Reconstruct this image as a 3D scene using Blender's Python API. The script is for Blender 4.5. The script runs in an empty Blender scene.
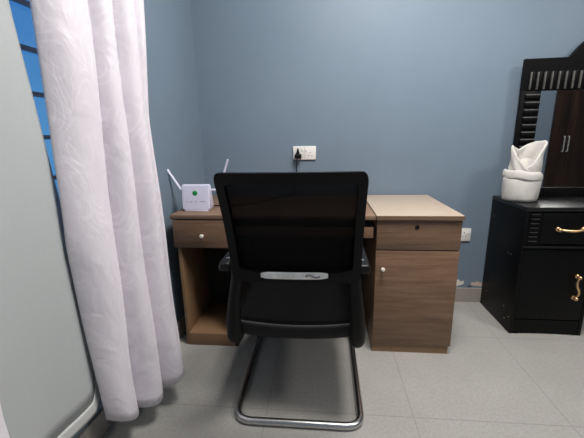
import bpy, bmesh, math, random
from mathutils import Vector, Matrix
random.seed(7)
S = bpy.context.scene
COL = S.collection
PI = math.pi

# ------------------------------------------------------------------ materials
def lin(c):
    c = c / 255.0
    return c / 12.92 if c <= 0.04045 else ((c + 0.055) / 1.055) ** 2.4
def rgb(r, g, b): return (lin(r), lin(g), lin(b), 1.0)

def new_mat(name):
    m = bpy.data.materials.new(name); m.use_nodes = True
    nt = m.node_tree
    return m, nt, nt.nodes['Principled BSDF']
def N(nt, t, **kw):
    n = nt.nodes.new(t)
    for k, v in kw.items():
        if k in n.inputs.keys() if hasattr(n.inputs, 'keys') else False: n.inputs[k].default_value = v
        else: setattr(n, k, v)
    return n
def L(nt, a, b): nt.links.new(a, b)
def math_node(nt, op, a, b=None, c=None):
    n = nt.nodes.new('ShaderNodeMath'); n.operation = op
    for i, v in enumerate((a, b, c)):
        if v is None: continue
        if isinstance(v, (int, float)): n.inputs[i].default_value = v
        else: L(nt, v, n.inputs[i])
    return n.outputs[0]
def mix(nt, fac, a, b):
    n = nt.nodes.new('ShaderNodeMix'); n.data_type = 'RGBA'
    for idx, v in ((0, fac), (6, a), (7, b)):
        if isinstance(v, (int, float, tuple)): n.inputs[idx].default_value = v
        else: L(nt, v, n.inputs[idx])
    return n.outputs[2]
def coords(nt, scale=(1, 1, 1), kind='Object', rot=(0, 0, 0)):
    tc = nt.nodes.new('ShaderNodeTexCoord'); mp = nt.nodes.new('ShaderNodeMapping')
    mp.inputs['Scale'].default_value = scale; mp.inputs['Rotation'].default_value = rot
    L(nt, tc.outputs[kind], mp.inputs['Vector']); return mp.outputs[0]
def noise(nt, vec, scale, detail=4, rough=.55, dist=0):
    n = nt.nodes.new('ShaderNodeTexNoise'); L(nt, vec, n.inputs['Vector'])
    n.inputs['Scale'].default_value = scale; n.inputs['Detail'].default_value = detail
    n.inputs['Roughness'].default_value = rough; n.inputs['Distortion'].default_value = dist
    return n.outputs['Fac']
def ramp(nt, fac, stops):
    r = nt.nodes.new('ShaderNodeValToRGB'); L(nt, fac, r.inputs[0])
    e = r.color_ramp.elements
    while len(e) < len(stops): e.new(.5)
    for i, (p, c) in enumerate(stops): e[i].position = p; e[i].color = c
    return r.outputs[0]
def bump(nt, bsdf, h, strength, dist=.002):
    b = nt.nodes.new('ShaderNodeBump'); b.inputs['Strength'].default_value = strength
    b.inputs['Distance'].default_value = dist
    L(nt, h, b.inputs['Height']); L(nt, b.outputs[0], bsdf.inputs['Normal'])

def plain(name, col, rough=.5, metal=0, var=.06, vscale=30, bumpy=0, bscale=200, coat=0, spec=.5):
    m, nt, b = new_mat(name)
    v = coords(nt)
    f = noise(nt, v, vscale)
    lo = tuple(max(0, c * (1 - var)) for c in col[:3]) + (1,)
    hi = tuple(min(1, c * (1 + var)) for c in col[:3]) + (1,)
    L(nt, ramp(nt, f, [(.3, lo), (.7, hi)]), b.inputs['Base Color'])
    b.inputs['Roughness'].default_value = rough; b.inputs['Metallic'].default_value = metal
    b.inputs['Coat Weight'].default_value = coat
    b.inputs['Specular IOR Level'].default_value = spec
    if bumpy: bump(nt, b, noise(nt, v, bscale, 3), bumpy)
    return m

def wall_mat(name, chips=False):
    m, nt, b = new_mat(name)
    v = coords(nt)
    f = noise(nt, v, 1.6, 5, .6)
    c = ramp(nt, f, [(.25, rgb(108, 124, 139)), (.75, rgb(117, 133, 149))])
    f2 = noise(nt, v, 14, 4, .7)
    c = mix(nt, math_node(nt, 'MULTIPLY', math_node(nt, 'GREATER_THAN', f2, .67), .12), c, rgb(140, 152, 165))
    b.inputs['Roughness'].default_value = .55
    if chips:
        sep = nt.nodes.new('ShaderNodeSeparateXYZ'); L(nt, v, sep.inputs[0])
        wob = noise(nt, v, 55, 3, .6)
        for (cx, cz, rx, rz, colr) in ((.868, .136, .042, .024, rgb(226, 216, 206)), (.995, .130, .046, .019, rgb(206, 182, 166)), (.945, .112, .02, .007, rgb(70, 72, 76))):
            dx = math_node(nt, 'DIVIDE', math_node(nt, 'SUBTRACT', sep.outputs[0], cx), rx)
            dz = math_node(nt, 'DIVIDE', math_node(nt, 'SUBTRACT', sep.outputs[2], cz), rz)
            d = math_node(nt, 'ADD', math_node(nt, 'MULTIPLY', dx, dx), math_node(nt, 'MULTIPLY', dz, dz))
            d = math_node(nt, 'ADD', d, math_node(nt, 'MULTIPLY', math_node(nt, 'SUBTRACT', wob, .5), 2.6))
            c = mix(nt, math_node(nt, 'LESS_THAN', d, .8), c, colr)
    L(nt, c, b.inputs['Base Color'])
    bump(nt, b, noise(nt, v, 90, 4, .6), .12)
    return m

def floor_mat():
    m, nt, b = new_mat('terrazzo_tile')
    v = coords(nt)
    base = ramp(nt, noise(nt, v, 3, 4), [(.3, rgb(153, 151, 147)), (.7, rgb(163, 161, 157))])
    sp = noise(nt, v, 75, 4, .75)
    base = mix(nt, math_node(nt, 'MULTIPLY', ramp(nt, sp, [(.42, (1, 1, 1, 1)), (.54, (0, 0, 0, 1))]), .30), base, rgb(130, 129, 127))
    sp2 = noise(nt, v, 120, 3, .7)
    base = mix(nt, math_node(nt, 'MULTIPLY', math_node(nt, 'GREATER_THAN', sp2, .64), .35), base, rgb(196, 195, 193))
    sep = nt.nodes.new('ShaderNodeSeparateXYZ'); L(nt, v, sep.inputs[0])
    T = .606; g = .0035
    def seam(o, off):
        q = math_node(nt, 'FRACT', math_node(nt, 'DIVIDE', math_node(nt, 'SUBTRACT', o, off - 20 * T), T))
        return math_node(nt, 'LESS_THAN', math_node(nt, 'MINIMUM', q, math_node(nt, 'SUBTRACT', 1.0, q)), g / T / 2 * 1.2)
    s = math_node(nt, 'MAXIMUM', seam(sep.outputs[0], .3237), seam(sep.outputs[1], -1.0452))
    c = mix(nt, math_node(nt, 'MULTIPLY', s, .42), base, rgb(110, 106, 102))
    L(nt, c, b.inputs['Base Color'])
    b.inputs['Roughness'].default_value = .42
    b.inputs['Specular IOR Level'].default_value = .4
    bump(nt, b, sp, .05)
    return m

def wood(name, dark, mid, light, rough=.45, axis='x', scale=1.0):
    m, nt, b = new_mat(name)
    sc = {'x': (1.2, 9, 22), 'z': (22, 9, 1.2), 'y': (22, 1.2, 22)}[axis]
    v = coords(nt, tuple(c * scale for c in sc))
    f = noise(nt, v, 2.2, 6, .62, .35)
    c = ramp(nt, f, [(.28, dark), (.5, mid), (.74, light)])
    v2 = coords(nt, tuple(c * scale * 4 for c in sc))
    f2 = noise(nt, v2, 3, 3, .6)
    c = mix(nt, math_node(nt, 'MULTIPLY', ramp(nt, f2, [(.45, (0, 0, 0, 1)), (.7, (1, 1, 1, 1))]), .5), c, dark)
    v3 = coords(nt, tuple(c_ * scale * 9 for c_ in sc))
    f3 = noise(nt, v3, 3, 2, .6)
    c = mix(nt, math_node(nt, 'MULTIPLY', ramp(nt, f3, [(.5, (0, 0, 0, 1)), (.7, (1, 1, 1, 1))]), .3), c, light)
    L(nt, c, b.inputs['Base Color'])
    b.inputs['Roughness'].default_value = rough
    return m

def curtain_mat():
    m, nt, b = new_mat('damask_satin')
    tc = nt.nodes.new('ShaderNodeTexCoord')
    mp = nt.nodes.new('ShaderNodeMapping'); L(nt, tc.outputs['UV'], mp.inputs[0])
    warp = nt.nodes.new('ShaderNodeTexNoise'); L(nt, mp.outputs[0], warp.inputs['Vector'])
    warp.inputs['Scale'].default_value = 5; warp.inputs['Detail'].default_value = 1
    add = nt.nodes.new('ShaderNodeVectorMath'); add.operation = 'MULTIPLY_ADD'
    L(nt, warp.outputs['Color'], add.inputs[0]); add.inputs[1].default_value = (.16, .16, 0)
    L(nt, mp.outputs[0], add.inputs[2])
    vo = nt.nodes.new('ShaderNodeTexVoronoi'); L(nt, add.outputs[0], vo.inputs['Vector'])
    vo.inputs['Scale'].default_value = 8.5
    ring = math_node(nt, 'SINE', math_node(nt, 'MULTIPLY', vo.outputs['Distance'], 26.0))
    gate = noise(nt, mp.outputs[0], 7, 2)
    pat = math_node(nt, 'MULTIPLY', ramp(nt, ring, [(.25, (0, 0, 0, 1)), (1, (1, 1, 1, 1))]), ramp(nt, gate, [(.42, (0, 0, 0, 1)), (.56, (1, 1, 1, 1))]))
    c = mix(nt, pat, rgb(217, 211, 219), rgb(223, 218, 225))
    L(nt, c, b.inputs['Base Color'])
    L(nt, math_node(nt, 'MULTIPLY_ADD', pat, -.10, .46), b.inputs['Roughness'])
    b.inputs['Sheen Weight'].default_value = .25
    h = math_node(nt, 'ADD', math_node(nt, 'MULTIPLY', noise(nt, mp.outputs[0], 9, 3, .5, .6), 1.0), math_node(nt, 'MULTIPLY', pat, .025))
    bump(nt, b, h, .30, .02)
    return m

def sheer_mat(name, col):
    m, nt, b = new_mat(name)
    v = coords(nt, (180, 180, 14))
    f = noise(nt, v, 2, 2)
    lo = tuple(c * .96 for c in col[:3]) + (1,)
    L(nt, ramp(nt, f, [(.3, lo), (.7, col)]), b.inputs['Base Color'])
    b.inputs['Roughness'].default_value = .8
    b.inputs['Specular IOR Level'].default_value = .2
    tr = nt.nodes.new('ShaderNodeBsdfTranslucent'); tr.inputs[0].default_value = col
    mx = nt.nodes.new('ShaderNodeMixShader'); mx.inputs[0].default_value = .18
    out = nt.nodes['Material Output']
    L(nt, b.outputs[0], mx.inputs[1]); L(nt, tr.outputs[0], mx.inputs[2]); L(nt, mx.outputs[0], out.inputs[0])
    return m

def mesh_fabric():
    m, nt, b = new_mat('woven_black_mesh')
    v = coords(nt)
    f = noise(nt, v, 300, 2)
    L(nt, ramp(nt, f, [(.3, rgb(4, 4, 5)), (.7, rgb(9, 9, 10))]), b.inputs['Base Color'])
    b.inputs['Roughness'].default_value = .8
    b.inputs['Specular IOR Level'].default_value = .15
    t = nt.nodes.new('ShaderNodeBsdfTransparent')
    mx = nt.nodes.new('ShaderNodeMixShader'); mx.inputs[0].default_value = .15
    L(nt, b.outputs[0], mx.inputs[1]); L(nt, t.outputs[0], mx.inputs[2])
    L(nt, mx.outputs[0], nt.nodes['Material Output'].inputs[0])
    return m

def emis(name, col, st):
    m, nt, b = new_mat(name)
    b.inputs['Base Color'].default_value = col
    b.inputs['Emission Color'].default_value = col; b.inputs['Emission Strength'].default_value = st
    return m

M = {}
M['wall'] = wall_mat('blue_grey_paint')
M['wall_chip'] = wall_mat('blue_grey_paint_peeling', True)
M['floor'] = floor_mat()
M['ceiling'] = plain('white_ceiling_paint', rgb(200, 199, 196), .8, var=.02, vscale=4)
M['skirting'] = plain('grey_tile_skirting', rgb(156, 150, 143), .5, var=.05, vscale=60)
M['wood'] = wood('walnut_laminate', rgb(90, 66, 50), rgb(115, 88, 68), rgb(136, 107, 85))
M['wood_top'] = wood('walnut_laminate_top', rgb(106, 82, 66), rgb(130, 104, 86), rgb(144, 117, 98), .5)
M['beige'] = plain('beige_laminate', rgb(174, 158, 142), .5, var=.03, vscale=12)
M['tan'] = plain('tan_laminate', rgb(134, 104, 76), .55, var=.05, vscale=20)
M['shade_board'] = plain('shade_painted_board', rgb(34, 27, 22), .7, var=.1, vscale=30)  # shade of the pedestal and kneehole put into the panel colour
M['edge'] = plain('brown_edge_band', rgb(112, 88, 69), .5, var=.05, vscale=40)
M['black_wood'] = plain('black_lacquered_wood', rgb(5, 5, 6), .45, var=.3, vscale=18, bumpy=.06, bscale=60, spec=.16)
M['black_top'] = plain('black_lacquered_top', rgb(12, 12, 14), .32, var=.3, vscale=14, bumpy=.05, bscale=80)
M['grey_edge'] = plain('grey_rib_strip', rgb(92, 90, 88), .4, var=.4, vscale=70)  # grey strip, paler than the black mirror ribs it edges
M['grey_edge2'] = plain('dark_grey_rib_strip', rgb(48, 47, 47), .4, var=.4, vscale=70)  # darker grey strip along the pilaster ribs
M['brass'] = plain('aged_brass', rgb(214, 178, 134), .36, 1, var=.15, vscale=50)
M['chrome'] = plain('chrome', rgb(196, 196, 196), .27, 1, var=.03, vscale=10)
M['silver'] = plain('brushed_aluminium', rgb(228, 228, 226), .35, .35, var=.2, vscale=40)
M['cream'] = plain('cream_plastic', rgb(226, 218, 206), .35, var=.03)
M['white_plastic'] = plain('white_plastic', rgb(232, 231, 232), .35, var=.02)
M['router_white'] = plain('router_white_plastic', rgb(222, 220, 240), .4, var=.02)
M['green'] = plain('green_badge', rgb(28, 150, 84), .4, var=.05)
M['print_grey'] = plain('grey_print', rgb(140, 140, 160), .5, var=.02)
M['socket_white'] = plain('socket_white', rgb(228, 226, 222), .3, var=.02)
M['hole'] = plain('socket_slot', rgb(60, 58, 56), .7, var=.05)
M['black_plastic'] = plain('black_plastic', rgb(7, 7, 8), .42, var=.15, vscale=80, bumpy=.05, bscale=500, spec=.35)
M['chair_frame'] = plain('black_chair_plastic', rgb(6, 6, 7), .5, var=.12, vscale=90, bumpy=.05, bscale=500, spec=.2)
M['seat'] = plain('black_seat_fabric', rgb(5, 5, 6), .9, var=.2, vscale=200, bumpy=.2, bscale=600, spec=.1)
M['seat_edge'] = plain('black_seat_edge', rgb(12, 12, 14), .5, var=.1, vscale=60, spec=.25)
M['mesh'] = mesh_fabric()
M['towel'] = plain('white_terry', rgb(206, 203, 198), .95, var=.04, vscale=60, bumpy=.55, bscale=260, spec=.1)
M['curtain'] = curtain_mat()
M['sheer'] = sheer_mat('grey_lining_cloth', rgb(188, 192, 193))
M['sheer_hem'] = sheer_mat('lining_hem', rgb(206, 207, 206))
M['bar'] = plain('dark_window_metal', rgb(150, 142, 148), .5, 0, var=.1)
M['rod'] = plain('rod_metal', rgb(120, 116, 112), .35, 1, var=.05)
M['wardrobe'] = wood('dark_stripe_wood', rgb(22, 15, 12), rgb(44, 31, 25), rgb(74, 54, 44), .4, 'z', .5)
M['lamp'] = emis('lamp_diffuser', (1, .96, .9, 1), 3)
def mirror_mat():
    m, nt, b = new_mat('mirror_glass')
    f = noise(nt, coords(nt), 3)
    L(nt, ramp(nt, f, [(.3, (.62, .63, .64, 1)), (.7, (.66, .67, .68, 1))]), b.inputs['Base Color'])
    b.inputs['Metallic'].default_value = 1; b.inputs['Roughness'].default_value = .02
    return m
M['mirror'] = mirror_mat()
def glass_mat():
    m, nt, b = new_mat('blue_tinted_glass')
    t = nt.nodes.new('ShaderNodeBsdfTransparent')
    f = noise(nt, coords(nt), 2)
    L(nt, ramp(nt, f, [(.3, (.26, .48, .65, 1)), (.7, (.32, .53, .69, 1))]), t.inputs[0])
    gl = nt.nodes.new('ShaderNodeBsdfGlossy'); gl.inputs['Roughness'].default_value = .05
    mx = nt.nodes.new('ShaderNodeMixShader'); mx.inputs[0].default_value = .05
    L(nt, t.outputs[0], mx.inputs[1]); L(nt, gl.outputs[0], mx.inputs[2])
    L(nt, mx.outputs[0], nt.nodes['Material Output'].inputs[0])
    return m
M['glass'] = glass_mat()

# ------------------------------------------------------------------ geometry helpers
def BM(): return bmesh.new()
def box(bm, x0, x1, y0, y1, z0, z1, bev=0, seg=2):
    r = bmesh.ops.create_cube(bm, size=1)
    vs = r['verts']
    for v in vs:
        v.co = Vector(((x0 + x1) / 2 + v.co.x * (x1 - x0), (y0 + y1) / 2 + v.co.y * (y1 - y0), (z0 + z1) / 2 + v.co.z * (z1 - z0)))
    if bev:
        es = list({e for v in vs for e in v.link_edges})
        bmesh.ops.bevel(bm, geom=es, offset=bev, segments=seg, affect='EDGES', profile=.5)
    return bm
def tube(bm, pts, r, n=12, cap=True, flat=None):
    pts = [Vector(p) for p in pts]; rings = []
    up = None
    for i, p in enumerate(pts):
        t = (pts[min(i + 1, len(pts) - 1)] - pts[max(i - 1, 0)]).normalized()
        if up is None:
            up = Vector((0, 0, 1)) if abs(t.z) < .9 else Vector((1, 0, 0))
        a = (up - t * up.dot(t)).normalized(); up = a; b = t.cross(a)
        rr = r[i] if isinstance(r, (list, tuple)) else r
        fl = flat or (1, 1)
        rings.append([bm.verts.new(p + a * rr * fl[0] * math.cos(2 * PI * k / n) + b * rr * fl[1] * math.sin(2 * PI * k / n)) for k in range(n)])
    for A, B in zip(rings, rings[1:]):
        for k in range(n): bm.faces.new((A[k], A[(k + 1) % n], B[(k + 1) % n], B[k]))
    if cap:
        bm.faces.new(rings[0][::-1]); bm.faces.new(rings[-1])
    return bm
def fillet(pts, rad, n=6):
    pts = [Vector(p) for p in pts]; out = [pts[0]]
    for a, b, c in zip(pts, pts[1:], pts[2:]):
        d1 = (a - b); d2 = (c - b); r = min(rad, d1.length * .49, d2.length * .49)
        p, q = b + d1.normalized() * r, b + d2.normalized() * r
        for k in range(n + 1):
            t = k / n; out.append(p * (1 - t) ** 2 + b * 2 * t * (1 - t) + q * t * t)
    out.append(pts[-1]); return out
def lathe(bm, prof, center, axis='z', n=24):
    c = Vector(center); rings = []
    for r, h in prof:
        ring = []
        for k in range(n):
            a = 2 * PI * k / n; u, v = r * math.cos(a), r * math.sin(a)
            ring.append(bm.verts.new(c + (Vector((u, v, h)) if axis == 'z' else Vector((u, h, v)) if axis == 'y' else Vector((h, u, v)))))
        rings.append(ring)
    for A, B in zip(rings, rings[1:]):
        for k in range(n): bm.faces.new((A[k], A[(k + 1) % n], B[(k + 1) % n], B[k]))
    bm.faces.new(rings[0]); bm.faces.new(rings[-1]); return bm
def prism(bm, poly, f0, f1):
    """poly of 2D points; f0, f1 map a 2D point to the two faces."""
    a = [bm.verts.new(f0(*p)) for p in poly]; b = [bm.verts.new(f1(*p)) for p in poly]
    n = len(poly)
    bm.faces.new(a[::-1]); bm.faces.new(b)
    for i in range(n): bm.faces.new((a[i], a[(i + 1) % n], b[(i + 1) % n], b[i]))
    return bm
def ring_prism(bm, outer, inner, f0, f1):
    n = len(outer); V = [[bm.verts.new(f(*p)) for p in poly] for f in (f0, f1) for poly in (outer, inner)]
    o0, i0, o1, i1 = V
    for k in range(n):
        j = (k + 1) % n
        bm.faces.new((o0[k], o0[j], i0[j], i0[k])); bm.faces.new((o1[k], i1[k], i1[j], o1[j]))
        bm.faces.new((o0[k], o1[k], o1[j], o0[j])); bm.faces.new((i0[k], i0[j], i1[j], i1[k]))
    return bm
def grid(bm, nu, nv, f, uv=None):
    vs = [[bm.verts.new(f(i / nu, j / nv)) for j in range(nv + 1)] for i in range(nu + 1)]
    lay = bm.loops.layers.uv.verify() if uv else None
    for i in range(nu):
        for j in range(nv):
            fc = bm.faces.new((vs[i][j], vs[i + 1][j], vs[i + 1][j + 1], vs[i][j + 1]))
            if uv:
                for lp, (a, b) in zip(fc.loops, ((i, j), (i + 1, j), (i + 1, j + 1), (i, j + 1))): lp[lay].uv = uv(a / nu, b / nv)
    return bm

def world_loc(o):
    p = Vector(o.location)
    while o.parent: o = o.parent; p += Vector(o.location)
    return p
def obj(name, bm, mat, parent=None, smooth=True, origin=None, angle=35):
    bmesh.ops.recalc_face_normals(bm, faces=bm.faces)
    me = bpy.data.meshes.new(name)
    xs = [v.co for v in bm.verts]
    if origin is None:
        mn = Vector([min(v[i] for v in xs) for i in range(3)]); mx = Vector([max(v[i] for v in xs) for i in range(3)])
        origin = Vector(((mn.x + mx.x) / 2, (mn.y + mx.y) / 2, mn.z))
    origin = Vector(origin)
    for v in bm.verts: v.co -= origin
    bm.to_mesh(me); bm.free()
    if smooth:
        me.shade_smooth()
        try: me.set_sharp_from_angle(angle=math.radians(angle))
        except Exception: pass
    o = bpy.data.objects.new(name, me); COL.objects.link(o)
    me.materials.append(mat)
    if parent: o.parent = parent; o.location = origin - world_loc(parent)
    else: o.location = origin
    return o
def thing(name, label, cat, loc, group=None):
    o = bpy.data.objects.new(name, None); COL.objects.link(o); o.empty_display_size = .1
    o.location = loc; o['label'] = label; o['category'] = cat
    if group: o['group'] = group
    return o
def tag(o, label, cat, group=None):
    o['label'] = label; o['category'] = cat
    if group: o['group'] = group
    return o
def struct(name, bm, mat, parent=None, smooth=False):
    o = obj(name, bm, mat, parent, smooth, origin=(0, 0, 0) if not parent else None)
    if not parent: o['kind'] = 'structure'
    return o
def solidify(o, t, off=0):
    m = o.modifiers.new('thickness', 'SOLIDIFY'); m.thickness = t; m.offset = off; return o
def subsurf(o, n=2):
    m = o.modifiers.new('smooth', 'SUBSURF'); m.levels = n; m.render_levels = n; return o

# ------------------------------------------------------------------ room shell
XR, YB, ZC = 4.6, -3.5, 2.75
TL = .046                                     # the window wall runs a little out of square
def LW(s, z, d=0):                            # s metres along the window wall from the corner, d metres into the room
    k = 1 / math.hypot(1, TL)
    return Vector((-.855 - TL * k * s + d * k, -k * s - d * TL * k, z))
def lbox(bm, s0, s1, d0, d1, z0, z1):
    vs = [bm.verts.new(LW(s, z, d)) for z in (z0, z1) for (s, d) in ((s0, d0), (s1, d0), (s1, d1), (s0, d1))]
    for f in ((0, 1, 2, 3), (4, 5, 6, 7), (0, 1, 5, 4), (1, 2, 6, 5), (2, 3, 7, 6), (3, 0, 4, 7)): bm.faces.new([vs[i] for i in f])
    return bm
struct('floor', box(BM(), -1.3, XR + .1, YB - .1, .1, -.1, 0), M['floor'])
struct('ceiling', box(BM(), -1.3, XR + .1, YB - .1, .1, ZC, ZC + .1), M['ceiling'])
struct('wall_back', box(BM(), -1.0, XR + .1, 0, .12, 0, ZC), M['wall_chip'])
struct('wall_right', box(BM(), XR, XR + .12, YB, 0, 0, ZC), M['wall'])
struct('wall_front', box(box(BM(), -1.3, XR, YB - .12, YB, 0, ZC), -1.2, 3.015, YB, -2.925, 0, ZC), M['wall'])
WS0, WS1, WZ0, WZ1 = 1.0, 2.2, .88, 2.2        # window opening
wl = BM()
lbox(wl, 0, WS0, -.14, 0, 0, ZC); lbox(wl, WS1, 3.52, -.14, 0, 0, ZC)
lbox(wl, WS0, WS1, -.14, 0, 0, WZ0); lbox(wl, WS0, WS1, -.14, 0, WZ1, ZC)
struct('wall_left', wl, M['wall'])
struct('baseboard_back', box(BM(), -.85, XR, -.010, 0, 0, .102), M['skirting'])
struct('baseboard_left', lbox(BM(), .012, 3.4, 0, .010, 0, .102), M['skirting'])
# window in the left wall: frame, tinted panes, dark horizontal bars
wf = BM()
for a in ((WS0, WS0 + .04, WZ0, WZ1), (WS1 - .04, WS1, WZ0, WZ1), (WS0 + .04, WS1 - .04, WZ0, WZ0 + .04), (WS0 + .04, WS1 - .04, WZ1 - .04, WZ1)):
    lbox(wf, a[0], a[1], -.11, -.05, a[2], a[3])
win = struct('window_1', wf, M['bar'])
obj('window_pane', lbox(BM(), WS0 + .04, WS1 - .04, -.088, -.082, WZ0 + .04, WZ1 - .04), M['glass'], win, False)
z = 1.003
while z < WZ1 - .06:
    obj('window_bar', lbox(BM(), WS0 + .04, WS1 - .04, -.074, -.060, z - .007, z + .007), M['bar'], win, False)
    z += .1355

# ------------------------------------------------------------------ curtains
def interp(tab, z):
    if z <= tab[0][0]: return tab[0][1]
    for (a, x), (b, y) in zip(tab, tab[1:]):
        if z <= b: return x + (y - x) * (z - a) / (b - a)
    return tab[-1][1]
ROD = 2.38
def pleated(A, B, left, right, valleys, hemz, amp, nu=150, nv=60, top=ROD - .02):
    A, B = Vector(A), Vector(B); d = B - A; ln = d.length; n = Vector((-d.y, d.x)).normalized()
    if n.x < 0: n = -n
    def f(u, v):
        zz = hemz(u) + (top - hemz(u)) * v
        l, r = interp(left, zz), interp(right, zz)
        s = l + (r - l) * u
        vs = [l] + [interp(t, zz) for t in valleys] + [r]
        off = 0
        for a, b in zip(vs, vs[1:]):
            if a <= s <= b + 1e-6:
                t = min(1, max(0, (s - a) / max(b - a, 1e-6)))
                w = (b - a) * ln
                off = min(amp, .42 * w) * (math.sin(PI * t) ** .7)
                break
        k = 1.05 + .6 * math.exp(-zz * 2.2)
        off = off * k + .006 * math.sin(9 * zz + 7 * s) * (1 - v)
        p = A + d * s + n * off
        return Vector((p.x, p.y, zz))
    return f, ln
rodt = thing('curtain_rod', 'metal curtain rod above the window', 'curtain rod', LW(1.5, ROD, .10))
obj('rod', tube(BM(), [LW(.72, ROD, .10), LW(2.5, ROD, .10)], .012), M['rod'], rodt)
for s in (.74, 2.48): obj('bracket', tube(BM(), [LW(s, ROD - .018, 0), LW(s, ROD - .018, .10)], .008), M['rod'], rodt)

left = [(.1, .03), (.4, .0), (.8, -.045), (1.2, .0), (1.6, .015)]
right = [(.1, .985), (.7, .94), (1.2, .905), (1.65, .985)]
v1 = [(.1, .345), (.35, .345), (.8, .37), (1.1, .39), (1.45, .435)]
v2 = [(.06, .665), (.4, .64), (.9, .635), (1.25, .63), (1.6, .65)]
v3 = [(.1, .955), (.5, .90), (.75, .875), (1.1, .865), (1.6, .855)]
def hem1(u): return .152 - .055 * math.sin(PI * min(1, u * 1.05)) 
f1, ln1 = pleated((-.83, -1.30), (-.68, -.95), left, right, [v1, v2, v3], hem1, .042)
cur = solidify(obj('patterned_curtain', grid(BM(), 170, 60, f1, lambda u, v: (u * .62, v * 2.3)), M['curtain'], angle=80), .003)
tag(cur, 'pale lilac patterned satin curtain hanging in deep folds beside the desk', 'curtain')
f2, ln2 = pleated((-.74, -2.15), (-.645, -1.742), [(0, 0)], [(.15, 1.05), (.6, .955)], [[(0, .3)], [(0, .62)]], lambda u: .12, .045)
cur2 = solidify(obj('patterned_curtain', grid(BM(), 90, 40, f2, lambda u, v: (u * .6, v * 2.3)), M['curtain'], angle=80), .003)
tag(cur2, 'lilac curtain edge in the bottom left corner beside the grey lining curtain', 'curtain')
# plain lining panel, its right edge in front of the glass
def sheer_f(z_lo, z_hi, d=0):
    def f(u, v):
        zl = z_lo(u); zh = z_hi(u) if callable(z_hi) else z_hi
        zz = zl + (zh - zl) * v
        y0 = interp([(.2, -1.258), (.5, -1.280), (.9, -1.284), (1.48, -1.338)], zz)
        y = y0 - u * .70
        x = -.845 + .075 * u + .010 * math.sin(u * 15 + .4 * zz) * (.3 + u) - .010 + d
        return Vector((x, y, zz))
    return f
def sh_hem(u): return .235 - .05 * min(1, u * 14) + .11 * u
def sh_hem2(u): return sh_hem(u) + .045 + .05 * math.exp(-u * 40)
sh = solidify(obj('lining_curtain', grid(BM(), 70, 40, sheer_f(sh_hem2, ROD - .02)), M['sheer'], angle=80), .003)
tag(sh, 'plain light grey lining curtain covering the left side of the window', 'curtain')
he = solidify(obj('hem', grid(BM(), 70, 4, sheer_f(sh_hem, sh_hem2, .002)), M['sheer_hem'], sh, angle=80), .005)
he['label'] = 'paler hem band'

# ------------------------------------------------------------------ desk with open pedestal
DX0, DX1, DM = -.828, .203, .209
YF, YBK, HT = -.627, -.0225, .75
desk = thing('desk', 'brown wooden desk carrying the white router, with an open lower compartment', 'desk', ((DX0 + DX1) / 2, (YF + YBK) / 2, 0))
obj('desktop', box(BM(), DX0, DX1, YF, YBK, HT - .022, HT, .002), M['wood_top'], desk)
sp = BM(); box(sp, -.808, -.790, -.612, -.04, 0, .727, .001)
obj('side_panel', sp, M['tan'], desk)
obj('side_panel', box(BM(), -.532, -.514, -.612, -.04, 0, .727, .001), M['shade_board'], desk)
obj('bottom_board', box(BM(), -.790, -.532, -.614, -.25, .0, .074, .001), M['tan'], desk)
obj('back_panel', box(BM(), -.790, -.532, -.25, -.235, 0, .727), M['shade_board'], desk)
obj('modesty_panel', box(BM(), -.514, .2, -.20, -.185, .25, .727), M['shade_board'], desk)
dr = obj('drawer', box(BM(), -.817, -.513, -.630, -.613, .578, .722, .002), M['wood'], desk)
def knob(x, y, zc, parent, mat):
    return obj('knob', lathe(BM(), [(.0035, 0), (.0045, -.008), (.004, -.012), (.0085, -.015), (.0105, -.021), (.009, -.026), (.004, -.028)], (x, y, zc), 'y', 16), mat, parent, origin=(x, y, zc))
knob(-.660, -.630, .646, dr, M['cream'])
tr = obj('keyboard_tray', box(BM(), -.50, .196, -.615, -.599, .634, .688, .002), M['wood'], desk)
obj('runner', box(BM(), -.51, -.497, -.60, -.22, .66, .68), M['black_plastic'], tr)
obj('runner', box(BM(), .193, .203, -.60, -.22, .66, .68), M['black_plastic'], tr)

# ------------------------------------------------------------------ storage cabinet beside it
CX0, CX1 = DM, .6152
cab = thing('storage_cabinet', 'brown wooden cabinet with lockable drawer and door at the right end of the desk', 'cabinet', ((CX0 + CX1) / 2, (YF + YBK) / 2, 0))
tp = obj('cabinet_top', box(BM(), CX0, CX1, YF, YBK, HT - .022, HT, .0015), M['beige'], cab)
tp['label'] = 'pale beige top'
obj('edge_band', box(BM(), CX0 + .001, CX1 - .001, YF - .0015, YF + .001, HT - .0215, HT - .0012), M['edge'], tp)
obj('carcass', box(BM(), CX0 + .004, CX1 - .004, -.598, -.03, .048, HT - .022, .001), M['wood'], cab)
dd = obj('drawer', box(BM(), CX0 + .004, CX1 - .004, -.616, -.598, .5755, .724, .0015), M['wood'], cab)
obj('lock', lathe(BM(), [(.0105, 0), (.0105, -.003), (.008, -.004), (.002, -.0042)], (.403, -.616, .691), 'y', 20), M['black_plastic'], dd)
do = obj('door', box(BM(), CX0 + .004, CX1 - .004, -.616, -.598, .05, .5695, .0015), M['wood'], cab)
knob(.247, -.616, .478, do, M['cream'])
obj('plinth', box(BM(), CX0 + .004, CX1 - .012, -.606, -.04, 0, .048), M['tan'], cab)

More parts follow.
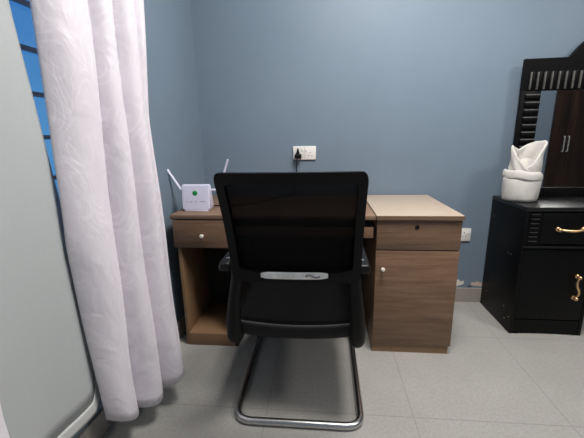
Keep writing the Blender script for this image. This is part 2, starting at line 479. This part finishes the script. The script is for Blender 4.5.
# ------------------------------------------------------------------ cantilever chair seen from behind
CXC = -.155
ch = thing('visitor_chair', 'black mesh-back cantilever chair with chrome sled base pulled up to the desk', 'chair', (CXC, -.85, 0))
def backpt(u, v, d):                          # u across (-1..1), v height 0..1, d thickness towards the sitter
    zz = .637 + v * .385
    y = -1.138 - .085 * v + .018 * math.sin(PI * v) + .030 * (1 - u * u) * -1 * .5
    w = .2215 + .0145 * v
    return Vector((CXC + .0135 - .0075 * v + u * w, y + d, zz))
def rrect(x0, x1, z0, z1, rs, n=6, sag=0):
    pts = []
    cs = [((x1, z0), rs[1], -90), ((x1, z1), rs[2], 0), ((x0, z1), rs[3], 90), ((x0, z0), rs[0], 180)]
    sides = []
    for (cx, cz), r, a0 in cs:
        ox = cx - r if cx == x1 else cx + r; oz = cz - r * 1.2 if cz == z1 else cz + r * 1.2
        for k in range(n + 1):
            a = math.radians(a0 + 90 * k / n); pts.append((ox + r * math.cos(a), oz + 1.2 * r * math.sin(a)))
    # densify edges evenly
    out = []
    m = len(pts)
    for i in range(m):
        a, b = pts[i], pts[(i + 1) % m]
        if math.hypot(a[0] - b[0], a[1] - b[1]) > .3:
            for k in range(14): t = k / 14; out.append((a[0] + (b[0] - a[0]) * t, a[1] + (b[1] - a[1]) * t))
        else: out.append(a)
    return out
outer = rrect(-1, 1, 0, 1, (.05, .05, .075, .075))
inner = rrect(-.875, .875, .125, .905, (.03, .03, .03, .03))
inner = [(x, z - .05 * (1 - (x / .875) ** 2) if z < .3 else z) for x, z in inner]
assert len(outer) == len(inner)
bf = BM(); ring_prism(bf, outer, inner, lambda u, v: backpt(u, v, -.016), lambda u, v: backpt(u, v, .012))
bmesh.ops.bevel(bf, geom=[e for e in bf.edges if len(e.link_faces) == 2 and e.calc_face_angle(0) > 1.2], offset=.004, segments=2, affect='EDGES')
bk = obj('back_frame', bf, M['chair_frame'], ch)
mb = BM(); grid(mb, 24, 24, lambda a, b: backpt(-.89 + 1.78 * a, .07 + .86 * b, .006))
solidify(obj('mesh_backrest', mb, M['mesh'], ch), .002)
# silver grip on the lower rail
hb = BM()
hp = [backpt(u, .076 + .004 * u, -.020) for u in [-.53 + 1.03 * k / 12 for k in range(13)]]
tube(hb, hp, [.008, .012] + [.013] * 9 + [.012, .008], 14, True, (1, .35))
hd = obj('back_handle', hb, M['silver'], bk)
hd['label'] = 'silver grip'
for u0, u1 in ((-.47, -.42), (-.395, -.35), (.0, .07)):
    pts = [backpt(u0 + (u1 - u0) * k / 3, .077, -.0235) for k in range(4)]
    obj('grip_reflection', tube(BM(), pts, .0115, 10, True, (1, .3)), M['white_plastic'], hd)  # white pieces shape the bright reflections along the grip
obj('grip_reflection', tube(BM(), [backpt(.16 + .22 * k / 6, .077 + .012 * math.sin(k * 1.05), -.0245) for k in range(7)], .004, 8), M['bar'], hd)  # wavy stroke shapes a darker reflection on the grip
# side frames: stile runs down, bends forward under the seat
for sx in (-1, 1):
    b = BM()
    path = fillet([(CXC + .010 + sx * .202, -1.138, .668), (CXC + .003 + sx * .228, -1.118, .50), (CXC + sx * .238, -1.085, .350), (CXC + sx * .238, -.98, .362), (CXC + sx * .238, -.66, .395)], .06, 8)
    n = len(path)
    prof = [.022 + .007 * min(1, max(0, (.62 - p.z) / .2)) for p in path]
    tube(b, path, prof, 16, True, (1.0, .95))
    obj('side_frame', b, M['chair_frame'], ch)
# seat
def seatz(u): return -.016 * (1 - u * u)
sb = BM()
nu, nv = 16, 12
prof = [(-1.062, .418), (-1.05, .440), (-1.02, .452), (-.9, .446), (-.75, .452), (-.62, .456), (-.58, .445), (-.565, .42), (-.58, .40), (-.7, .392), (-.9, .388), (-1.03, .386), (-1.056, .398)]
cols = []
for i in range(nu + 1):
    u = -1 + 2 * i / nu
    cols.append([sb.verts.new((CXC + u * .222, y, zz + seatz(u))) for y, zz in prof])
for A, B in zip(cols, cols[1:]):
    for k in range(len(prof)): sb.faces.new((A[k], A[(k + 1) % len(prof)], B[(k + 1) % len(prof)], B[k]))
sb.faces.new(cols[0]); sb.faces.new(cols[-1][::-1])
st = obj('seat', sb, M['seat'], ch)
se = BM(); tube(se, [(CXC + u * .216, -1.064, .401 + seatz(u)) for u in [-1 + k / 8 for k in range(17)]], .029, 14, True, (1, .45))
obj('seat_edge', se, M['seat_edge'], st)
# arms
for sx in (-1, 1):
    ax = CXC + sx * .251
    b = BM()
    sec = [(-.022, -.014), (.022, -.014), (.025, .0), (.018, .014), (-.018, .014), (-.025, .0)]
    ys = [-1.115, -1.10, -1.05, -.95, -.85, -.78, -.755]; sc = [.8, 1, 1, 1, 1, .95, .7]
    rings = [[b.verts.new((ax + px * s, y, .668 + .012 * (y + 1.1) + pz * s * 1.3)) for px, pz in sec] for y, s in zip(ys, sc)]
    for A, B in zip(rings, rings[1:]):
        for k in range(6): b.faces.new((A[k], A[(k + 1) % 6], B[(k + 1) % 6], B[k]))
    b.faces.new(rings[0]); b.faces.new(rings[-1])
    am = obj('armrest', b, M['black_plastic'], ch, angle=50)
    bv = am.modifiers.new('round', 'BEVEL'); bv.width = .005; bv.segments = 3
    sb2 = BM(); tube(sb2, fillet([(ax, -.80, .662), (ax, -.74, .62), (ax - sx * .006, -.72, .46), (ax - sx * .016, -.74, .395)], .05), .016, 12, True, (1, .8))
    obj('arm_support', sb2, M['chair_frame'], am)
    obj('arm_glint', lathe(BM(), [(.0085, 0), (.0085, .003), (.004, .0045)], (ax - sx * .004, -1.065, .6848), 'z', 14), M['chrome'], am)  # chrome disc shapes the bright highlight on the pad
# chrome sled base: one continuous bent tube
xl, xr, r = -.405, .110, .0150
base = fillet([(xl + .03, -.98, .362), (xl + .03, -.58, .378), (xl, -.52, .36), (xl, -.50, r), (xl + .004, -1.124, r), (xr - .004, -1.124, r), (xr, -.50, r), (xr, -.52, .36), (xr - .03, -.58, .378), (xr - .03, -.98, .362)], .07, 10)
obj('sled_base', tube(BM(), base, r, 14), M['chrome'], ch)

# ------------------------------------------------------------------ router
RX, RY = -.722, -.52
ro = thing('wifi_router', 'small white router with two raised antennas and a green badge on the desk', 'router', (RX, RY, HT))
rb = BM()
def rsec(z, hw, yf, yb): return [(RX - hw, yf, z), (RX + hw, yf, z), (RX + hw, yb, z), (RX - hw, yb, z)]
secs = [rsec(HT + .008, .070, -.534, -.458), rsec(HT + .016, .075, -.534, -.458), rsec(HT + .14, .075, -.520, -.490)]
rr = [[rb.verts.new(p) for p in s] for s in secs]
for A, B in zip(rr, rr[1:]):
    for k in range(4): rb.faces.new((A[k], A[(k + 1) % 4], B[(k + 1) % 4], B[k]))
rb.faces.new(rr[0]); rb.faces.new(rr[-1])
bmesh.ops.bevel(rb, geom=list(rb.edges), offset=.004, segments=2, affect='EDGES')
body = obj('body', rb, M['router_white'], ro)
obj('foot', box(BM(), RX - .062, RX + .066, -.536, -.462, HT, HT + .009, .002), M['router_white'], ro)
def fy(z): return -.534 + .014 * (z - HT - .022) / .118
bz = HT + .096
bd = BM(); lathe(bd, [(.0135, 0), (.0135, -.0012), (.012, -.0018)], (RX - .002, fy(bz), bz), 'y', 24)
obj('badge', bd, M['green'], body)
for k, (dx, w) in enumerate(((-.046, .006), (-.024, .007), (.001, .006), (.026, .004), (.035, .004), (.044, .006), (.054, .003))):
    zz = HT + .052
    obj('status_mark', box(BM(), RX + dx - w / 2, RX + dx + w / 2, fy(zz) - .0008, fy(zz) + .001, zz - .002, zz + .002), M['print_grey'], body)
for sx, p0, p1 in ((-1, (-.812, -.486, HT + .105), (-.924, -.486, HT + .288)), (1, (-.605, -.486, HT + .108), (-.546, -.486, HT + .268))):
    an = obj('antenna', tube(BM(), [Vector(p0), Vector(p0).lerp(Vector(p1), .3), Vector(p1)], [.0075, .0075, .007], 10, True, (.8, 1)), M['router_white'], ro)
    obj('hinge', tube(BM(), [(RX + sx * .076, -.486, p0[2]), (p0[0] + sx * .005, -.486, p0[2])], .006, 10), M['router_white'], an)

# ------------------------------------------------------------------ wall sockets, plug and cable
ds = thing('wall_socket', 'white double wall socket with a black plug in it, above the chair', 'socket', (-.1715, 0, .981))
pl = obj('faceplate', box(BM(), -.246, -.098, -.011, 0, .981, 1.067, .003), M['socket_white'], ds)
obj('module_seam', box(BM(), -.174, -.1725, -.0116, -.010, .985, 1.063), M['print_grey'], pl)
for cx in (-.210, -.135):
    obj('switch', box(BM(), cx + (.026 if cx < -.2 else -.026) - .006, cx + (.026 if cx < -.2 else -.026) + .006, -.014, -.010, 1.036, 1.054, .001), M['socket_white'], pl)
    obj('pin_slot', box(BM(), cx - .002, cx + .002, -.0115, -.009, 1.022, 1.030), M['hole'], pl)
    for s in (-1, 1): obj('pin_slot', box(BM(), cx + s * .011 - .003, cx + s * .011 + .003, -.0115, -.009, 1.004, 1.008), M['hole'], pl)
pg = thing('power_plug', 'black mains plug pushed into the left half of the double socket', 'plug', (-.213, -.011, .985))
pb = BM(); box(pb, -.234, -.190, -.046, -.011, .989, 1.019, .007, 3)
prism(pb, [(-.227, 1.012), (-.199, 1.012), (-.207, 1.038), (-.209, 1.054), (-.217, 1.054), (-.219, 1.038)], lambda x, zz: Vector((x, -.0385, zz)), lambda x, zz: Vector((x, -.0115, zz)))
pbd = obj('plug_body', pb, M['black_plastic'], pg)
cb = BM(); tube(cb, fillet([(-.218, -.03, .993), (-.222, -.03, .96), (-.224, -.018, .86), (-.23, -.03, .768), (-.30, -.10, .755), (-.42, -.30, .755), (-.56, -.40, .755), (-.68, -.41, .757), (-.69, -.440, .775)], .03), .0035, 8)
obj('power_cord', cb, M['black_plastic'], pg)
so = thing('wall_socket', 'white single wall socket low on the wall between cabinet and dressing table', 'socket', (.872, 0, .437))
p2 = obj('faceplate', box(BM(), .829, .915, -.010, 0, .437, .523, .003), M['socket_white'], so)
obj('pin_slot', box(BM(), .870, .874, -.0105, -.009, .490, .499), M['hole'], p2)
for s in (-1, 1): obj('pin_slot', box(BM(), .872 + s * .011 - .003, .872 + s * .011 + .003, -.0105, -.009, .468, .472), M['hole'], p2)
obj('switch', box(BM(), .888, .899, -.013, -.009, .484, .504, .001), M['socket_white'], p2)

# ------------------------------------------------------------------ black dressing table
X0, W, YD, HD = 1.0205, .3827, -.3887, .743
XW = 1.13                                        # full width of the table
dt = thing('dressing_table', 'black wooden dressing table with gold handles carrying the white towel', 'dressing table', (X0 + XW / 2, -.2, 0))
obj('table_top', box(BM(), X0 - .002, X0 + XW + .002, YD - .004, -.012, HD - .022, HD, .004), M['black_top'], dt)
def arch_handle(bm, pts):
    tube(bm, pts, [.006, .0055, .0065, .0075, .0075, .0065, .0055, .006][:len(pts)], 10)
def handle(cx, cz, vertical, parent):
    b = BM(); h = .062
    def P(t, out, side=0):
        return Vector((cx + side, YD - out, cz + t)) if vertical else Vector((cx + t, YD - out, cz + side))
    ks = [-1, -.82, -.5, -.15, .15, .5, .82, 1]
    sd = [0, .002, .008, .004, -.006, -.010, -.004, 0] if vertical else [0, 0, -.003, -.005, -.005, -.003, 0, 0]
    arch_handle(b, [P(k * h, .024 - .006 * abs(k) ** 3, s) for k, s in zip(ks, sd)])
    for k in (-1, 1):
        p = P(k * h, 0)
        lathe(b, [(.012, .0), (.012, -.005), (.007, -.009), (.006, -.018), (.009, -.021), (.010, -.026), (.006, -.030)], p, 'y', 14)
    return obj('handle', b, M['brass'], parent)
def pedestal(x0, mirror):
    p = BM(); box(p, x0, x0 + .018, YD, -.014, 0, HD - .022, .001)
    obj('side_panel', p, M['black_wood'], dt)
    obj('side_panel', box(BM(), x0 + W - .018, x0 + W, YD, -.014, 0, HD - .022, .001), M['black_wood'], dt)
    obj('back_panel', box(BM(), x0 + .018, x0 + W - .018, -.03, -.016, .02, HD - .022), M['black_wood'], dt)
    # ribbed pilaster beside the drawer
    pil = x0 + .018 if not mirror else x0 + W - .085
    pb_ = BM(); pe_ = BM(); box(pb_, pil, pil + .067, YD + .002, YD + .018, .535, .716)
    for k in range(7):
        zz = .545 + .0245 * k
        box(pb_, pil + .006, pil + .055, YD - .0035, YD + .004, zz, zz + .013, .002)
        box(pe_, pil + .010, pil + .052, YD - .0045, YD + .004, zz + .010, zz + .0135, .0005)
    obj('rib_edge', pe_, M['grey_edge2'], obj('ribbed_pilaster', pb_, M['black_wood'], dt))
    d0, d1 = (x0 + .087, x0 + W - .018) if not mirror else (x0 + .018, x0 + W - .087)
    dw = obj('drawer', box(BM(), d0, d1, YD, YD + .3, .540, .712, .003), M['black_wood'], dt)
    handle((d0 + d1) / 2 + (.004), .625, False, dw)
    ml = BM(); prism(ml, [(YD + .01, .515), (YD - .006, .517), (YD - .010, .523), (YD - .006, .531), (YD + .01, .533)], lambda y, zz: Vector((x0 + .004, y, zz)), lambda y, zz: Vector((x0 + W - .004, y, zz)))
    obj('moulding', ml, M['black_wood'], dt)
    dr_ = obj('door', box(BM(), x0 + .019, x0 + W - .019, YD, YD + .018, .095, .512, .003), M['black_wood'], dt)
    hx = x0 + W - .075 if not mirror else x0 + .075
    handle(hx, .297, True, dr_)
    # scalloped plinth
    pp = [(x0 + .019, .0), (x0 + .05, .0)]
    pp += [(x0 + .05 + (W - .1) * k / 12, .006 + .010 * math.sin(PI * k / 12)) for k in range(13)]
    pp += [(x0 + W - .05, 0), (x0 + W - .019, 0), (x0 + W - .019, .09), (x0 + .019, .09)]
    k = BM(); prism(k, pp, lambda x, zz: Vector((x, YD + .002, zz)), lambda x, zz: Vector((x, YD + .018, zz)))
    obj('plinth', k, M['black_wood'], dt)
pedestal(X0, False)
pedestal(X0 + XW - W, True)
cd = obj('drawer', box(BM(), X0 + W + .004, X0 + XW - W - .004, YD + .02, YD + .32, .60, .718, .003), M['black_wood'], dt)
handle(X0 + XW / 2, .66, False, cd).location.y += .02
for (x, y, zz) in ((X0 - .0, -.32, .06), (X0, -.36, .09), (X0, -.30, .13), (X0, -.06, .62), (X0, -.08, .12), (X0, -.27, .45), (X0, -.30, .452)):
    obj('screw_head', lathe(BM(), [(.0032, .0005), (.0032, -.0012)], (x, y, zz), 'x', 10), M['brass'], dt)
# mirror standing on it
MX0, MX1, MZ0, MZ1 = 1.082, 1.082 + 1.02, HD, 1.528
MC = (MX0 + MX1) / 2
mi = thing('dressing_mirror', 'black framed mirror with ribbed border standing behind the white towel', 'mirror', (MC, -.05, HD))
top = [(MX0, MZ1), (MX0 + .232, MZ1 + .002)]
top += [(MX0 + .232 + .14 * t, MZ1 + .002 + .115 * math.sin(t * PI / 2)) for t in [k / 8 for k in range(1, 9)]]
mir = [(2 * MC - x, zz) for x, zz in reversed(top)]
IX0, IX1, IZ0, IZ1 = MX0 + .108, MX1 - .108, .800, 1.357
def fb(x0, x1, z0, z1): return box(BM(), x0, x1, -.068, -.045, z0, z1, .003)
fr = obj('frame_stile', fb(MX0, IX0, MZ0, IZ1 + .0), M['black_wood'], mi)
fr2 = obj('frame_stile', fb(IX1, MX1, MZ0, IZ1 + .0), M['black_wood'], mi)
obj('bottom_rail', fb(IX0, IX1, MZ0, IZ0), M['black_wood'], mi)
cr = BM(); prism(cr, [(MX0, IZ1)] + top + mir + [(MX1, IZ1)], lambda x, zz: Vector((x, -.068, zz)), lambda x, zz: Vector((x, -.045, zz)))
crest = obj('crest', cr, M['black_wood'], mi)
b, b2 = BM(), BM()
x = MX0 + .036
while x < MX1 - .03:
    box(b, x, x + .026, -.078, -.066, IZ1 + .004, 1.458, .005)
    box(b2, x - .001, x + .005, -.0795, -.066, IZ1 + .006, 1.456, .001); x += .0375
obj('rib_edge', b2, M['grey_edge'], obj('ribbing', b, M['black_wood'], crest))
for (x0, x1, par) in ((MX0 + .022, MX0 + .104, fr), (MX1 - .104, MX1 - .022, fr2)):
    b, b2 = BM(), BM(); zz = .812
    while zz < IZ1 - .02:
        box(b, x0, x1, -.078, -.066, zz, zz + .026, .005)
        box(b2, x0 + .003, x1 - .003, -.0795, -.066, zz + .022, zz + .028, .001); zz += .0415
    rbg = obj('ribbing', b, M['black_wood'], par)
    q_ = obj('rib_edge', b2, M['grey_edge'], mi); q_.name = 'rib_edge'
obj('mirror_glass', box(BM(), IX0 - .004, IX1 + .004, -.058, -.050, IZ0 - .004, IZ1 + .004), M['mirror'], mi, False)

# ------------------------------------------------------------------ folded towel
TX, TY = 1.098, -.178
tw = thing('folded_towel', 'white towel folded into a hooded roll on the dressing table', 'towel', (TX, TY, HD))
b = BM()
prof = [(.072, .0), (.083, .004), (.088, .02), (.091, .05), (.0925, .085), (.0925, .115), (.090, .14), (.084, .157), (.070, .160), (.05, .158)]
nn = 48; rings = []
for i, (rd, h) in enumerate(prof):
    ring = []
    for k in range(nn):
        a = 2 * PI * k / nn
        w = 1 + .018 * math.sin(3 * a + h * 30) + .012 * math.sin(7 * a - h * 60)
        hz = h * (1 + .03 * math.sin(a + 1.0)) if i > 2 else h
        ring.append(b.verts.new((TX - .010 + 1.04 * rd * w * math.cos(a), TY + rd * w * .95 * math.sin(a), HD + hz)))
    rings.append(ring)
for A, B in zip(rings, rings[1:]):
    for k in range(nn): b.faces.new((A[k], A[(k + 1) % nn], B[(k + 1) % nn], B[k]))
b.faces.new(rings[0]); b.faces.new(rings[-1])
obj('rolled_base', b, M['towel'], tw, angle=80)
# turned-down cuff lapping over the roll
b = BM()
def cuff(u, v):
    a = 2 * PI * u
    rd = [.084, .091, .0945, .0945, .093][round(v * 4)]
    zz = [.184, .180, .168, .152, .138][round(v * 4)]
    rd *= 1 + .02 * math.sin(3 * a + 1)
    return Vector((TX - .009 + 1.035 * rd * math.cos(a), TY + rd * .95 * math.sin(a), HD + zz - .016 - .010 * math.cos(a - .3) + .003 * math.sin(5 * a)))
grid(b, 48, 4, cuff); bmesh.ops.remove_doubles(b, verts=b.verts, dist=1e-5)
subsurf(solidify(obj('cuff', b, M['towel'], tw, angle=80), .006, 0), 1)
# hood: cloth wound round and open towards the room
def hood(inner=0):
    def f(u, v):
        a = math.radians(-112 + 395 * u) # starts at the front fold, winds round past it
        # edge height round the turn: low at the front fold, high at right and back, small point at left
        deg = (-98 + 395 * u)
        tab = [(-98, .165), (-75, .19), (-45, .245), (-15, .298), (15, .318), (50, .312), (95, .29), (130, .27), (165, .285), (188, .295), (210, .262), (240, .21), (262, .170), (297, .135)]
        htop = interp(tab, deg) + .022
        zz = .105 + (htop - .105) * v
        lean = interp([(-98, -.002), (-20, .012), (10, .020), (60, .004), (110, -.022), (160, -.010), (190, .004), (297, .0)], deg)
        rd = .079 - .004 * v + lean * v * v + (.007 if u > .8 else 0) * v - .006 * math.sin(PI * v) * (1 if 60 < deg < 150 else 0)
        rd += .003 * math.sin(4 * a + 9 * v)
        return Vector((TX - .003 + rd * 1.04 * math.cos(a), TY + rd * .85 * math.sin(a), HD + zz))
    return f
b = BM(); grid(b, 72, 14, hood())
subsurf(solidify(obj('hood', b, M['towel'], tw, angle=80), .013, -1), 1)
# gathered cloth inside the hood
b = BM()
def inn(u, v):
    a = 2 * PI * u
    rd = .066 * (1 - v) ** .6
    zz = .155 + .085 * v ** .8 + .026 * math.sin(3 * a + 5 * v) * v * (1 - v) * 3
    return Vector((TX + .004 + (rd + .014 * math.sin(4 * a + 9 * v) * (1 - v)) * math.cos(a) * (1 - .2 * v), TY + .018 + rd * .8 * math.sin(a), HD + zz + .02 * math.cos(a) * (1 - v)))
grid(b, 40, 12, inn); bmesh.ops.remove_doubles(b, verts=b.verts, dist=1e-5)
subsurf(obj('inner_fold', b, M['towel'], tw, angle=80), 1)

# ------------------------------------------------------------------ wardrobe seen in the mirror
wd = thing('wardrobe', 'dark brown striped wooden wardrobe reflected in the dressing mirror', 'wardrobe', (3.7, -3.2, 0))
obj('carcass', box(BM(), 3.02, 4.40, -3.49, -2.94, .0, 2.2, .003), M['wardrobe'], wd)
for a, c in ((3.022, 3.218), (3.222, 3.80), (3.804, 4.398)):
    d_ = obj('door', box(BM(), a, c, -2.94, -2.92, .08, 2.19, .003), M['wardrobe'], wd)
    if a < 3.7:
        hx = 3.192 if a < 3.1 else 3.248
        obj('handle', tube(BM(), fillet([(hx, -2.92, .87), (hx, -2.895, .87), (hx, -2.895, 1.07), (hx, -2.92, 1.07)], .01), .005, 8), M['silver'], d_)

# ------------------------------------------------------------------ lights
def ceiling_lamp(x, y, size, watts, col, label):
    t = thing('ceiling_lamp', label, 'lamp', (x, y, ZC))
    obj('housing', box(BM(), x - size / 2, x + size / 2, y - size / 2, y + size / 2, ZC - .03, ZC, .004), M['white_plastic'], t)
    obj('diffuser', box(BM(), x - size / 2 + .015, x + size / 2 - .015, y - size / 2 + .015, y + size / 2 - .015, ZC - .034, ZC - .0301), M['lamp'], t)
    li = bpy.data.lights.new('lamp_light', 'AREA'); li.energy = watts; li.color = col; li.shape = 'SQUARE'; li.size = size * .95
    o = bpy.data.objects.new('lamp_light', li); COL.objects.link(o); o.location = (x, y, ZC - .045)
    return o
ceiling_lamp(.40, -1.22, .7, 46, (1, .965, .92), 'square ceiling lamp over the middle of the room')
ceiling_lamp(2.3, -1.9, .6, 24, (1, .965, .92), 'added square ceiling fill lamp, out of view, in front of the wardrobe')  # unseen lamp added as soft front fill

wd_ = bpy.data.worlds.new('sky'); S.world = wd_; wd_.use_nodes = True
nt = wd_.node_tree; bg = nt.nodes['Background']
tc = nt.nodes.new('ShaderNodeTexCoord'); sx = nt.nodes.new('ShaderNodeSeparateXYZ'); L(nt, tc.outputs['Generated'], sx.inputs[0])
L(nt, ramp(nt, sx.outputs[2], [(0, (.62, .74, .90, 1)), (.5, (.30, .50, .85, 1))]), bg.inputs[0])
bg.inputs[1].default_value = 1.0

# ------------------------------------------------------------------ camera
F = 338.78
cd_ = bpy.data.cameras.new('camera'); cam = bpy.data.objects.new('camera', cd_); COL.objects.link(cam)
cd_.sensor_fit = 'HORIZONTAL'; cd_.sensor_width = 36; cd_.lens = F / 584 * 36; cd_.clip_start = .05
pi_, ya, rl = math.radians(13.5151), math.radians(-5.5195), math.radians(-1.0874)
fw = Vector((math.sin(ya) * math.cos(pi_), math.cos(ya) * math.cos(pi_), -math.sin(pi_)))
rt = fw.cross(Vector((0, 0, 1))).normalized(); upv = rt.cross(fw)
r2 = math.cos(rl) * rt + math.sin(rl) * upv; u2 = -math.sin(rl) * rt + math.cos(rl) * upv
mw = Matrix((r2, u2, -fw)).transposed().to_4x4(); mw.translation = (-.0455, -2.2421, 1.1225)
cam.matrix_world = mw
S.camera = cam
S.view_settings.view_transform = 'Standard'; S.view_settings.look = 'None'
S.view_settings.exposure = .47; S.view_settings.gamma = 1; S.view_settings.use_curve_mapping = False
